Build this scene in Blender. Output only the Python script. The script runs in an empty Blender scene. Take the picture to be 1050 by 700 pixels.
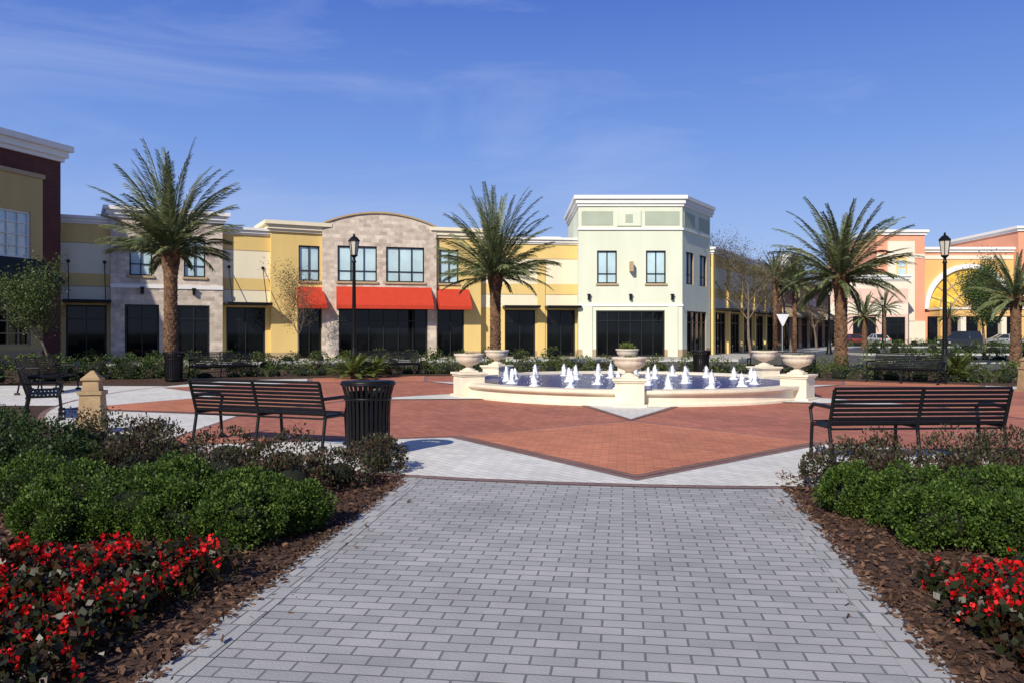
import bpy, math, random
import numpy as np
from mathutils import Vector, Matrix
random.seed(7); rng = np.random.default_rng(7)
scene = bpy.context.scene
R = math.radians

# ------------------------------------------------------------------ materials
def nodes(name):
    m = bpy.data.materials.new(name); m.use_nodes = True
    nt = m.node_tree; b = nt.nodes['Principled BSDF']
    return m, nt, b
def rgba(c): return (c[0], c[1], c[2], 1)
def sc(c, k): return tuple(min(1, max(0, x*k)) for x in c)
def M(name, col, rough=.6, var=.12, scale=2.0, bump=0.0, bscale=40, metal=0, spec=.4, streak=0):
    m, nt, b = nodes(name); N = nt.nodes; L = nt.links
    tc = N.new('ShaderNodeTexCoord')
    n1 = N.new('ShaderNodeTexNoise'); n1.inputs['Scale'].default_value = scale; n1.inputs['Detail'].default_value = 6
    if streak:
        mp = N.new('ShaderNodeMapping'); mp.inputs['Scale'].default_value = (1, 1, .18); L.new(tc.outputs['Object'], mp.inputs['Vector']); L.new(mp.outputs[0], n1.inputs['Vector'])
    else: L.new(tc.outputs['Object'], n1.inputs['Vector'])
    cr = N.new('ShaderNodeValToRGB')
    cr.color_ramp.elements[0].position = .3; cr.color_ramp.elements[1].position = .7
    cr.color_ramp.elements[0].color = rgba(sc(col, 1-var)); cr.color_ramp.elements[1].color = rgba(sc(col, 1+var))
    L.new(n1.outputs['Fac'], cr.inputs['Fac']); L.new(cr.outputs['Color'], b.inputs['Base Color'])
    b.inputs['Roughness'].default_value = rough; b.inputs['Metallic'].default_value = metal
    b.inputs['Specular IOR Level'].default_value = spec
    if bump > 0:
        n2 = N.new('ShaderNodeTexNoise'); n2.inputs['Scale'].default_value = bscale; n2.inputs['Detail'].default_value = 4
        L.new(tc.outputs['Object'], n2.inputs['Vector'])
        bp = N.new('ShaderNodeBump'); bp.inputs['Strength'].default_value = bump; bp.inputs['Distance'].default_value = .02
        L.new(n2.outputs['Fac'], bp.inputs['Height']); L.new(bp.outputs['Normal'], b.inputs['Normal'])
    return m
def BR(name, c1, c2, mort, w, h, ms=.006, rot=0, wall=False, rough=.75, bump=.35, var=.18, nscale=.7, dist=.006):
    """brick / paver material in object coordinates"""
    m, nt, b = nodes(name); N = nt.nodes; L = nt.links
    tc = N.new('ShaderNodeTexCoord'); src = tc.outputs['Object']
    if wall:
        s = N.new('ShaderNodeSeparateXYZ'); L.new(src, s.inputs[0])
        ad = N.new('ShaderNodeMath'); ad.operation = 'ADD'; L.new(s.outputs[0], ad.inputs[0]); L.new(s.outputs[1], ad.inputs[1])
        cb = N.new('ShaderNodeCombineXYZ'); L.new(ad.outputs[0], cb.inputs[0]); L.new(s.outputs[2], cb.inputs[1]); vec = cb.outputs[0]
    else:
        mp = N.new('ShaderNodeMapping'); mp.inputs['Rotation'].default_value = (0, 0, rot); L.new(src, mp.inputs['Vector']); vec = mp.outputs[0]
    br = N.new('ShaderNodeTexBrick'); L.new(vec, br.inputs['Vector'])
    br.inputs['Scale'].default_value = 1; br.inputs['Brick Width'].default_value = w; br.inputs['Row Height'].default_value = h
    br.inputs['Mortar Size'].default_value = ms; br.inputs['Mortar Smooth'].default_value = .3
    br.inputs['Color1'].default_value = rgba(c1); br.inputs['Color2'].default_value = rgba(c2); br.inputs['Mortar'].default_value = rgba(mort)
    n1 = N.new('ShaderNodeTexNoise'); n1.inputs['Scale'].default_value = nscale; n1.inputs['Detail'].default_value = 8; n1.inputs['Roughness'].default_value = .65
    L.new(src, n1.inputs['Vector'])
    mr = N.new('ShaderNodeMapRange'); mr.inputs['From Min'].default_value = .3; mr.inputs['From Max'].default_value = .7
    mr.inputs['To Min'].default_value = 1-var; mr.inputs['To Max'].default_value = 1+var; L.new(n1.outputs['Fac'], mr.inputs['Value'])
    vm = N.new('ShaderNodeVectorMath'); vm.operation = 'SCALE'; L.new(br.outputs['Color'], vm.inputs[0]); L.new(mr.outputs[0], vm.inputs['Scale'])
    L.new(vm.outputs[0], b.inputs['Base Color']); b.inputs['Roughness'].default_value = rough; b.inputs['Specular IOR Level'].default_value = .3
    n2 = N.new('ShaderNodeTexNoise'); n2.inputs['Scale'].default_value = 60; L.new(src, n2.inputs['Vector'])
    mm = N.new('ShaderNodeMath'); mm.operation = 'MULTIPLY_ADD'; L.new(br.outputs['Fac'], mm.inputs[0]); mm.inputs[1].default_value = -1
    L.new(n2.outputs['Fac'], mm.inputs[2])
    bp = N.new('ShaderNodeBump'); bp.inputs['Strength'].default_value = bump; bp.inputs['Distance'].default_value = dist
    L.new(mm.outputs[0], bp.inputs['Height']); L.new(bp.outputs['Normal'], b.inputs['Normal'])
    return m
def LEAF(name, cols, rough=.5, trans=.25, spec=.35):
    m, nt, b = nodes(name); N = nt.nodes; L = nt.links
    g = N.new('ShaderNodeNewGeometry'); cr = N.new('ShaderNodeValToRGB')
    e = cr.color_ramp.elements
    for i, c in enumerate(cols):
        p = i/(len(cols)-1)
        if i == 0: e[0].position = 0; e[0].color = rgba(c)
        elif i == len(cols)-1: e[-1].position = 1; e[-1].color = rgba(c)
        else:
            x = e.new(p); x.color = rgba(c)
    L.new(g.outputs['Random Per Island'], cr.inputs['Fac'])
    L.new(cr.outputs['Color'], b.inputs['Base Color']); b.inputs['Roughness'].default_value = rough
    b.inputs['Specular IOR Level'].default_value = spec
    if trans > 0:
        tr = N.new('ShaderNodeBsdfTranslucent'); L.new(cr.outputs['Color'], tr.inputs['Color'])
        mx = N.new('ShaderNodeMixShader'); mx.inputs[0].default_value = trans
        L.new(b.outputs[0], mx.inputs[1]); L.new(tr.outputs[0], mx.inputs[2])
        L.new(mx.outputs[0], N['Material Output'].inputs['Surface'])
    return m

CREAM = M('cream_stucco', (.82, .74, .54), .85, .05, 1.2, .25, 90, streak=1)
YELLOW = M('yellow_stucco', (.74, .535, .20), .85, .06, 1.2, .25, 90, streak=1)
WHITE = M('white_trim', (.82, .80, .76), .6, .04, 1)
LGREEN = M('pale_green_stucco', (.70, .73, .58), .85, .05, 1.1, .25, 90, streak=1)
MGREEN = M('grey_green_panel', (.41, .46, .36), .85, .06, 1.5, .2, 90)
STONE = BR('light_stone', (.68, .58, .48), (.45, .37, .30), (.55, .475, .40), .46, .22, .010, wall=True, var=.24, nscale=2.6, dist=.02)
DBRICK = BR('dark_brick', (.13, .033, .028), (.09, .025, .022), (.10, .05, .045), .24, .08, .01, wall=True)
RBRICK = BR('red_brick', (.27, .11, .075), (.20, .08, .06), (.2, .13, .1), .24, .08, .01, wall=True)
BEIGE = M('beige_stucco', (.54, .40, .17), .85, .06, 1.2, .2, 90, streak=1)
TAN = M('tan_trim', (.43, .32, .19), .8, .08, 2)
SALMON = M('salmon_stucco', (.74, .34, .21), .85, .05, .4)
PINK = M('pink_stucco', (.74, .52, .42), .85, .05, .4)
ORANGE = M('orange_stucco', (.76, .46, .17), .85, .05, .4)
PCREAM = M('pale_stucco', (.78, .70, .56), .85, .04, .4)
GOLDG = M('gold_window', (.80, .50, .07), .3, .3, .8, spec=.5)
ROOF = M('roof_membrane', (.4, .4, .38), .9)
RED = M('red_awning_fabric', (.52, .045, .018), .85, .06, 3)
DGREEN = M('dark_awning_fabric', (.012, .02, .017), .7)
BLACKM = M('black_metal', (.007, .007, .008), .42, .1, 8, spec=.25)
DFRAME = M('dark_window_frame', (.015, .017, .017), .4, spec=.3)
SFRAME = M('storefront_frame', (.022, .024, .024), .35, spec=.3)
DGLASS = M('storefront_glass', (.005, .006, .007), .03, .6, .5, spec=.25)
UGLASS = M('glass_painted_sky', (.50, .66, .70), .05, .16, .9, spec=.9)  # pale blue base colour paints the reflected sky into the panes
ASPH = M('asphalt', (.085, .085, .088), .9, .15, .4, .3, 60)
CONC = M('concrete', (.45, .44, .41), .85, .1, 1.5, .2, 60)
KERB = M('kerb_concrete', (.5, .49, .46), .85, .08, 2)
GRASS = M('grass', (.06, .085, .03), .95, .3, .8, .5, 30)
MULCH = M('mulch', (.065, .034, .022), .95, .5, 14, 1.0, 45)
CASTST = M('cast_stone', (.76, .68, .53), .75, .08, 3, .25, 70)
URNM = M('urn_stone', (.66, .57, .45), .75, .14, 6, .3, 60)
BOLL = M('bollard_stone', (.36, .25, .135), .8, .18, 6, .4, 50)
BARK = M('palm_bark', (.15, .085, .05), .95, .35, 10, .8, 40)
BOOT = LEAF('palm_boots', [(.07, .04, .024), (.16, .085, .048), (.28, .155, .08)], .9, 0)
BARK2 = M('tree_bark', (.17, .13, .10), .95, .25, 10, .6, 40)
WTRIM = M('white_line_paint', (.75, .75, .72), .6)
SIGNW = M('sign_metal', (.75, .75, .75), .35)
POLEG = M('galvanised_pole', (.35, .35, .35), .5, metal=.5)
LGLASS = M('lantern_glass', (.55, .53, .45), .2, .1)
CORE = M('bush_light_block', (.008, .012, .005), .95)  # near-black solid added inside shrubs to stop light passing through the leaves
TIRE = M('tyre_rubber', (.015, .015, .015), .8)
CARG = M('car_glass', (.02, .025, .03), .05)
BLUES = M('blue_sign', (.03, .12, .5), .4)

ANG = -R(7.7)
GPAVE = BR('grey_pavers', (.425, .42, .415), (.335, .335, .34), (.17, .17, .17), .215, .108, .007, rot=-ANG, var=.15, nscale=1.2, bump=.5)
GPAVE2 = BR('grey_border_pavers', (.44, .435, .43), (.36, .36, .36), (.17, .17, .17), .108, .215, .007, rot=-ANG, var=.12, nscale=1.2, bump=.5)
WPAVE = BR('white_pavers', (.76, .74, .69), (.64, .625, .59), (.42, .41, .38), .22, .11, .006, rot=R(45), var=.12)
CPAVE = BR('band_pavers', (.27, .17, .155), (.21, .14, .13), (.15, .10, .09), .2, .1, .006, rot=R(20))
RPAVE = BR('red_pavers', (.52, .185, .115), (.37, .13, .082), (.26, .13, .09), .21, .105, .007, rot=R(45), var=.22, nscale=.5)
OPAVE = BR('orange_pavers', (.63, .235, .125), (.49, .175, .095), (.33, .16, .10), .21, .105, .007, rot=R(0), var=.18, nscale=.5)

LBOX = LEAF('boxwood_leaf', [(.018, .040, .007), (.045, .088, .013), (.08, .14, .022), (.15, .23, .04)], .5, .3, .25)
LDARK = LEAF('dark_shrub_leaf', [(.012, .026, .007), (.028, .055, .012), (.06, .10, .025)], .5, .25)
LPURP = LEAF('loropetalum_leaf', [(.03, .018, .014), (.065, .03, .026), (.045, .06, .024), (.065, .08, .03), (.14, .065, .05)], .5, .25)
LBEG = LEAF('begonia_leaf', [(.018, .010, .006), (.022, .034, .009), (.05, .02, .010)], .4, .2)
FRED = LEAF('begonia_flower', [(.30, .002, .005), (.56, .006, .009), (.80, .02, .016)], .5, .25, .2)
LPALM = LEAF('palm_leaflet', [(.055, .085, .03), (.11, .145, .055), (.18, .21, .09), (.27, .27, .14)], .45, .25)
LTREE = LEAF('tree_leaf', [(.04, .07, .02), (.08, .13, .035), (.13, .18, .06)], .5, .3)
LOAK = LEAF('sparse_brown_leaf', [(.12, .085, .045), (.17, .12, .07), (.10, .11, .045)], .6, .3)
LSHR = LEAF('shrub_leaf', [(.03, .052, .012), (.06, .095, .022), (.11, .15, .035)], .5, .25)
LSHR2 = LEAF('light_shrub_leaf', [(.06, .09, .018), (.12, .16, .035), (.19, .21, .06)], .5, .25)
CHIP = LEAF('bark_chip', [(.035, .018, .012), (.09, .045, .028), (.17, .095, .06)], .9, 0)

# ------------------------------------------------------------------ builder
class Ob:
    def __init__(s, name, loc=(0, 0, 0), rz=0, scale=1, single=False):
        s.name = name; s.loc = loc; s.rz = rz; s.sc = scale; s.P = {}; s.single = single
    def add(s, p, mat, vs, fs, smooth=False):
        if p not in s.P: s.P[p] = dict(v=[], f=[], m=[], mats=[], sm=[])
        q = s.P[p]; o = len(q['v'])
        if mat not in q['mats']: q['mats'].append(mat)
        mi = q['mats'].index(mat)
        q['v'].extend([tuple(v) for v in vs]); q['f'].extend([tuple(i+o for i in f) for f in fs])
        q['m'].extend([mi]*len(fs)); q['sm'].extend([smooth]*len(fs))
    def box(s, p, mat, x0, x1, y0, y1, z0, z1, T=None):
        v = [(x, y, z) for x in (x0, x1) for y in (y0, y1) for z in (z0, z1)]
        if T: v = [tuple(T @ Vector(q)) for q in v]
        s.add(p, mat, v, [(0, 1, 3, 2), (4, 6, 7, 5), (0, 4, 5, 1), (2, 3, 7, 6), (0, 2, 6, 4), (1, 5, 7, 3)])
    def quad(s, p, mat, a, b, c, d): s.add(p, mat, [a, b, c, d], [(0, 1, 2, 3)])
    def cyl(s, p, mat, a, b, r0, r1=None, n=10, cap=True, smooth=True):
        r1 = r0 if r1 is None else r1
        a = Vector(a); b = Vector(b); d = (b-a).normalized()
        u = d.orthogonal().normalized(); w = d.cross(u)
        v = []
        for c, r in ((a, r0), (b, r1)):
            for i in range(n):
                t = 2*math.pi*i/n; v.append(c+u*math.cos(t)*r+w*math.sin(t)*r)
        f = [(i, (i+1) % n, n+(i+1) % n, n+i) for i in range(n)]
        s.add(p, mat, v, f, smooth)
        if cap: s.add(p, mat, v, [tuple(range(n-1, -1, -1)), tuple(range(n, 2*n))])
    def lathe(s, p, mat, prof, n=24, c=(0, 0, 0), smooth=True, flute=0, nf=12):
        v = []
        for r, z in prof:
            for i in range(n):
                t = 2*math.pi*i/n; rr = r*(1+flute*math.cos(nf*t)); v.append((c[0]+rr*math.cos(t), c[1]+rr*math.sin(t), c[2]+z))
        f = []
        for k in range(len(prof)-1):
            for i in range(n):
                j = (i+1) % n; f.append((k*n+i, k*n+j, (k+1)*n+j, (k+1)*n+i))
        s.add(p, mat, v, f, smooth)
    def prism(s, p, mat, poly, y0, y1):
        """poly in (x,z), extruded along y"""
        n = len(poly); v = [(x, y0, z) for x, z in poly]+[(x, y1, z) for x, z in poly]
        f = [tuple(range(n)), tuple(range(2*n-1, n-1, -1))]+[(i, i+n, (i+1) % n+n, (i+1) % n) for i in range(n)]
        s.add(p, mat, v, f)
    def finish(s, bevel=0):
        ch = []
        for p, q in s.P.items():
            me = bpy.data.meshes.new(p); me.from_pydata(q['v'], [], q['f'])
            for m in q['mats']: me.materials.append(m)
            me.polygons.foreach_set('material_index', q['m']); me.polygons.foreach_set('use_smooth', q['sm']); me.update()
            ch.append(bpy.data.objects.new(p, me))
        if s.single and len(ch) == 1:
            o = ch[0]; o.name = s.name; scene.collection.objects.link(o)
            o.location = s.loc; o.rotation_euler = (0, 0, s.rz); o.scale = (s.sc,)*3
            return o
        e = bpy.data.objects.new(s.name, None); e.empty_display_size = .2; scene.collection.objects.link(e)
        e.location = s.loc; e.rotation_euler = (0, 0, s.rz); e.scale = (s.sc,)*3
        for o in ch:
            scene.collection.objects.link(o); o.parent = e
            if bevel and len(o.data.polygons) < 1500:
                b = o.modifiers.new('bevel', 'BEVEL'); b.width = bevel; b.segments = 2; b.limit_method = 'ANGLE'
        return e

def sheet(name, mat, pts, z, skirt=0):
    o = Ob(name, single=True); n = len(pts)
    o.add(name, mat, [(x, y, z) for x, y in pts], [tuple(range(n))])
    if skirt:
        v = [(x, y, z) for x, y in pts]+[(x, y, z-skirt) for x, y in pts]
        o.add(name, mat, v, [(i, (i+1) % n, (i+1) % n+n, i+n) for i in range(n)])
    return o.finish()

# ------------------------------------------------------------------ leaf clouds
def leaf_geo(P, A, L, W):
    N = len(P); rnd = rng.normal(size=(N, 3)); S = np.cross(A, rnd); S /= np.linalg.norm(S, axis=1)[:, None]+1e-9
    L = L[:, None]; W = W[:, None]
    v = np.empty((N, 4, 3)); v[:, 0] = P; v[:, 1] = P+A*L*.5+S*W*.5; v[:, 2] = P+A*L; v[:, 3] = P+A*L*.5-S*W*.5
    return v.reshape(-1, 3), np.arange(N*4).reshape(N, 4)
def unit(n):
    v = rng.normal(size=(n, 3)); return v/np.linalg.norm(v, axis=1)[:, None]
def clump_leaves(c, r, n, size, sub=14, subr=.42, up=.25, low=-.75):
    c = np.array(c); r = np.array(r)
    sd = unit(sub*3); sd = sd[sd[:, 2] > low][:sub]; k = len(sd)
    sc_ = c+sd*r*rng.uniform(.55, .85, (k, 1))
    idx = rng.integers(0, k, n); d = unit(n); d = np.where((np.sum(d*sd[idx], axis=1) < -.2)[:, None], -d, d)
    rr = rng.uniform(.7, 1.15, (n, 1))
    P = sc_[idx]+d*r.mean()*subr*rr*rng.uniform(.75, 1.2, (k, 1))[idx]
    A = d+unit(n)*.8+np.array([0, 0, up]); A /= np.linalg.norm(A, axis=1)[:, None]
    keep = P[:, 2] > .02
    P, A = P[keep], A[keep]; n = len(P)
    return P, A, size*rng.uniform(.6, 1.3, n)
def shrubs(name, items, leafmat, n, size, aspect=.6, light_block=True, **k):
    o = Ob(name); Ps = []; As = []; Ls = []
    for (x, y, rx, ry, h) in items:
        P, A, L = clump_leaves((x, y, h*.46), (rx, ry, h*.54), n, size, **k)
        Ps.append(P); As.append(A); Ls.append(L)
        if light_block:
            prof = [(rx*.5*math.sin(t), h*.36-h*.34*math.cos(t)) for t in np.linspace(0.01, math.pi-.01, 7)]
            o.lathe('light_block', CORE, prof, 10, (x, y, .01))
    P = np.concatenate(Ps); A = np.concatenate(As); L = np.concatenate(Ls)
    v, f = leaf_geo(P, A, L, L*aspect)
    o.add('foliage', leafmat, v.tolist(), f.tolist())
    return o

# ------------------------------------------------------------------ ground
big = 3000
sheet('ground', GRASS, [(-big, -big), (big, -big), (big, big), (-big, big)], 0)
sheet('road', ASPH, [(-60, 31.5), (150, 24), (260, 40), (260, 220), (-60, 220)], .006)
sheet('mulch_bed', MULCH, [(-30, -6), (40, -6), (40, 16), (20, 30), (-30, 33)], .012)

CX, CY = 3.05, 21.5
plaza = Ob('plaza_pavement', (CX, CY, 0), ANG)
def disc(p, mat, r, z, n=96): plaza.add(p, mat, [(r*math.cos(2*math.pi*i/n), r*math.sin(2*math.pi*i/n), z) for i in range(n)], [tuple(range(n))])
def star(p, mat, rt, rv, z, n=12):
    v = [(0, 0, z)]
    for i in range(n*2):
        t = -math.pi/2+math.pi*i/n; r = rt if i % 2 == 0 else rv; v.append((r*math.cos(t), r*math.sin(t), z))
    plaza.add(p, mat, v, [(0, i+1, (i+1) % (2*n)+1) for i in range(2*n)])
disc('edge_band', CPAVE, 13.42, .024); disc('white_field', WPAVE, 13.30, .028)
star('star_outline', CPAVE, 13.12, 10.25, .032); star('red_star', RPAVE, 12.98, 10.14, .036)
for k in range(6):
    t = -math.pi/2+k*math.pi/3
    def pt(r, dt, z=.040): return (r*math.cos(t+dt), r*math.sin(t+dt), z)
    plaza.add('diamond_outline', CPAVE, [pt(12.97, 0), pt(10.12, R(15)), pt(7.25, 0), pt(10.12, -R(15))], [(0, 1, 2, 3)])
    plaza.add('orange_diamond', OPAVE, [pt(12.85, 0, .044), pt(10.09, R(14.45), .044), pt(7.4, 0, .044), pt(10.09, -R(14.45), .044)], [(0, 1, 2, 3)])
    a = .21
    plaza.add('inner_triangle_edge', CPAVE, [pt(7.3, 0, .048), pt(4.4, a+.03, .048), pt(4.4, -a-.03, .048)], [(0, 1, 2)])
    plaza.add('inner_triangle', WPAVE, [pt(7.1, 0, .052), pt(4.4, a, .052), pt(4.4, -a, .052)], [(0, 1, 2)])
plaza.finish()

path = Ob('paved_path')
def lx(y): return -1.65+.097*(y-3.64)
def rx_(y): return 1.99+.168*(y-3.64)
path.add('pavers', GPAVE, [(lx(-4), -4, .016), (rx_(-4), -4, .016), (rx_(9.5), 9.5, .016), (lx(9.5), 9.5, .016)], [(0, 1, 2, 3)])
for s_, g in ((1, lx), (-1, rx_)):
    path.add('border', GPAVE2, [(g(-4), -4, .020), (g(-4)+s_*.22, -4, .020), (g(9.5)+s_*.22, 9.5, .020), (g(9.5), 9.5, .020)], [(0, 1, 2, 3) if s_ > 0 else (3, 2, 1, 0)])
path.finish()
sheet('side_path', WPAVE, [(-40, 18.3), (-9, 17.5), (-9, 24), (-40, 25.5)], .020)
sheet('cross_path', RPAVE, [(9, 15), (30, 12), (30, 18.5), (9, 25)], .020)
sheet('planting_bed', MULCH, [(-30, 26), (-14.5, 25.4), (-9, 27), (-4, 29.2), (1, 30.2), (6, 29.2), (9, 27.2), (13, 24.6), (17, 22.4), (30, 17), (45, 20), (30, 29.5), (12, 33.5), (0, 36.5), (-30, 36)], .075, .07)

poly = [(-23.2, 40.8), (-11, 47.4), (-1.96, 49.85), (4.05, 49.9), (10.4, 49.9), (13.3, 54.6), (23, 71.7), (36, 94)]
front = [(-21.2, 36.5), (-9.5, 43), (-1.5, 45.5), (4, 45.6), (12.6, 45.6), (17, 52.5), (26.7, 69.5), (40, 92)]
sw = Ob('sidewalk', single=True)
for i in range(len(poly)-1):
    a, b, c, d = poly[i], poly[i+1], front[i+1], front[i]
    sw.add('sidewalk', CONC, [(a[0], a[1], .14), (d[0], d[1], .14), (c[0], c[1], .14), (b[0], b[1], .14)], [(0, 1, 2, 3)])
    sw.add('sidewalk', KERB, [(d[0], d[1], .14), (d[0], d[1], 0), (c[0], c[1], 0), (c[0], c[1], .14)], [(0, 1, 2, 3)])
sw.finish()

# ------------------------------------------------------------------ facades
def window(o, x0, x1, z0, z1, cols=2, rows=2, glass=None, frame=None, yd=.16, fw=.07, p='windows', mw=.045):
    glass = glass or UGLASS; frame = frame or (SFRAME if glass is DGLASS else DFRAME)
    o.quad(p+'_glass', glass, (x0, yd, z0), (x1, yd, z0), (x1, yd, z1), (x0, yd, z1))
    y0, y1 = yd-.09, yd-.005
    o.box(p+'_frame', frame, x0, x0+fw, y0, y1, z0, z1); o.box(p+'_frame', frame, x1-fw, x1, y0, y1, z0, z1)
    o.box(p+'_frame', frame, x0+fw, x1-fw, y0, y1, z0, z0+fw); o.box(p+'_frame', frame, x0+fw, x1-fw, y0, y1, z1-fw, z1)
    for i in range(1, cols):
        x = x0+(x1-x0)*i/cols; o.box(p+'_frame', frame, x-mw/2, x+mw/2, y0+.01, y1, z0+fw, z1-fw)
    rl = rows if isinstance(rows, (list, tuple)) else [i/rows for i in range(1, rows)]
    for r in rl:
        z = z0+(z1-z0)*r; o.box(p+'_frame', frame, x0+fw, x1-fw, y0+.02, y1, z-mw/2, z+mw/2)
def facade(o, W, zt, bands, ops, depth=12, wallp='walls', reveal=None):
    xs = sorted({0, W}|{q for p in ops for q in p[:2]}); zs = sorted({0, zt}|{b[0] for b in bands if b[0] < zt}|{q for p in ops for q in p[2:4]})
    for i in range(len(xs)-1):
        for j in range(len(zs)-1):
            xm = (xs[i]+xs[i+1])/2; zm = (zs[j]+zs[j+1])/2
            if any(p[0] < xm < p[1] and p[2] < zm < p[3] for p in ops): continue
            mat = next((b[1] for b in bands if zm < b[0]), bands[-1][1])
            o.quad(wallp, mat, (xs[i], 0, zs[j]), (xs[i+1], 0, zs[j]), (xs[i+1], 0, zs[j+1]), (xs[i], 0, zs[j+1]))
    rm = reveal or bands[0][1]; d = .2
    for (x0, x1, z0, z1) in ops:
        for a, b in (((x0, z0), (x0, z1)), ((x0, z1), (x1, z1)), ((x1, z1), (x1, z0)), ((x1, z0), (x0, z0))):
            o.quad(wallp, rm, (a[0], 0, a[1]), (b[0], 0, b[1]), (b[0], d, b[1]), (a[0], d, a[1]))
    for j in range(len(zs)-1):
        zm = (zs[j]+zs[j+1])/2; mat = next((b[1] for b in bands if zm < b[0]), bands[-1][1])
        for x in (0, W): o.quad(wallp, mat, (x, 0, zs[j]), (x, depth, zs[j]), (x, depth, zs[j+1]), (x, 0, zs[j+1]))
        o.quad(wallp, mat, (0, depth, zs[j]), (W, depth, zs[j]), (W, depth, zs[j+1]), (0, depth, zs[j+1]))
    o.quad('roof', ROOF, (.01, .01, zt-.05), (W-.01, .01, zt-.05), (W-.01, depth-.01, zt-.05), (.01, depth-.01, zt-.05))
def cornice(o, W, z0, z1, mat=None, p1=.35, depth=3, x0=0):
    mat = mat or WHITE; h = z1-z0
    for a, b, k in [(0, .25, .3), (.25, .65, .6), (.65, 1.0, 1.0)]:
        p = p1*k; o.box('cornice', mat, x0-p, W+p, -p, depth, z0+h*a, z0+h*b)
def awning(o, x0, x1, z0, z1, proj, mat, val=.22):
    o.add('awning', mat, [(x0, -.01, z1), (x1, -.01, z1), (x1, -proj, z0+val), (x0, -proj, z0+val), (x0, -proj, z0), (x1, -proj, z0), (x0, -.01, z0+val), (x1, -.01, z0+val), (x0, -.01, z0), (x1, -.01, z0)],
          [(0, 3, 2, 1), (3, 4, 5, 2), (0, 6, 3), (1, 2, 7), (6, 8, 4, 3), (7, 2, 5, 9)])
def canopy(o, x0, x1, z=3.15, proj=1.3, rods=2, zr=5.0):
    o.box('canopy', BLACKM, x0, x1, -proj, -.005, z, z+.14)
    for i in range(rods):
        x = x0+(x1-x0)*(.12+.76*i/max(1, rods-1)); o.cyl('canopy_rods', BLACKM, (x, -.02, zr), (x, -proj+.1, z+.12), .022, n=6)
        o.cyl('canopy_rods', BLACKM, (x, -.06, zr), (x, -.003, zr), .09, n=8)
def sconce(o, x, z):
    o.box('wall_lamp', BLACKM, x-.07, x+.07, -.2, -.01, z, z+.3); o.box('wall_lamp', BLACKM, x-.1, x+.1, -.24, -.02, z+.3, z+.35)
def seg(name, a, b, proud=0):
    a = Vector(a); b = Vector(b); d = b-a; W = d.length; an = math.atan2(d.y, d.x); n = Vector((d.y, -d.x)).normalized()
    a = a+n*proud
    return Ob(name, (a.x, a.y, 0), an), W
def sill(o, x0, x1, z): o.box('sills', TAN, x0-.08, x1+.08, -.09, -.002, z-.12, z-.003)

def shop_low(a, b, zt, stores, rods=True, name='yellow_shop_building', piers=()):
    o, W = seg(name, a, b)
    ops = [(s0*W, s1*W, .15, 3.0) for s0, s1 in stores]
    facade(o, W, zt-.35, [(.5, TAN), (3.15, YELLOW), (3.95, CREAM), (4.6, YELLOW), (6.15, CREAM), (9, YELLOW)], ops, reveal=TAN)
    for z in (3.95, 6.15): o.box('joints', TAN, .0, W, -.012, -.002, z-.02, z+.02)
    for x0, x1, z0, z1 in ops:
        window(o, x0, x1, z0, z1, max(2, int((x1-x0)/1.1)), [.75], DGLASS, fw=.09, p='storefront')
        canopy(o, x0-.15, x1+.15, 3.1, 1.2, 2 if rods else 0, 5.2)
    for x0, x1 in piers: o.box('piers', YELLOW, x0*W, x1*W, -.06, -.003, .15, 6.1)
    cornice(o, W, zt-.4, zt, p1=.28)
    return o, W
o, W = shop_low((-23.4, 40.7), (-20.7, 42.2), 7.5, [(.35, .95)]); o.finish()
o, W = seg('stone_shop_building', (-20.7, 42.2), (-15.9, 44.8), .45)
ops = [(W*.16, W*.36, 4.55, 6.55), (W*.64, W*.84, 4.55, 6.55), (W*.12, W*.42, .15, 3.05), (W*.58, W*.88, .15, 3.05)]
facade(o, W, 7.6, [(9, STONE)], ops)
for p_ in ops[:2]: window(o, *p_, 2, [.3]); sill(o, p_[0], p_[1], p_[2])
for p_ in ops[2:]:
    window(o, *p_, 2, [.75], DGLASS, p='storefront', fw=.09); sconce(o, (p_[0]+p_[1])/2, 3.6)
cornice(o, W, 7.5, 8.05, p1=.35); o.box('string_course', WHITE, -.01, W+.01, -.06, -.003, 3.9, 4.1); o.finish()
o, W = shop_low((-15.9, 44.8), (-13.6, 46.05), 7.4, [(.1, .9)]); o.finish()
o, W = seg('yellow_bay_building', (-13.6, 46.05), (-11.0, 47.4), .3)
ops = [(W*.52, W*.93, 4.55, 6.55), (W*.5, W*.97, .15, 3.0)]
facade(o, W, 7.4, [(.5, TAN), (9, YELLOW)], ops)
window(o, *ops[0], 2, [.3]); sill(o, ops[0][0], ops[0][1], 4.55); window(o, *ops[1], 2, [.75], DGLASS, p='storefront')
awning(o, W*.49, W*.99, 2.95, 4.2, 1.0, RED); cornice(o, W, 7.25, 7.85, p1=.4, mat=CREAM); o.finish()
o, W = seg('arched_stone_building', (-11.0, 47.4), (-4.62, 49.1), .55)
ops = [(W*.13, W*.47, 4.55, 6.6), (W*.55, W*.89, 4.55, 6.6), (W*.14, W*.92, .15, 3.0)]
facade(o, W, 7.7, [(9, STONE)], ops)
window(o, *ops[0], 3, [.3]); window(o, *ops[1], 3, [.3]); window(o, *ops[2], 6, [.75], DGLASS, p='storefront', fw=.09)
sill(o, ops[0][0], ops[0][1], 4.55); sill(o, ops[1][0], ops[1][1], 4.55)
def arcz(t, b=.35): return 7.75+b+(.72)*(1-(2*t-1)**2)
n = 24; top = [(W*i/n, arcz(i/n, .05)) for i in range(n+1)]
o.prism('gable', STONE, [(0, 7.701)]+top+[(W, 7.701)], 0, .5)
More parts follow.
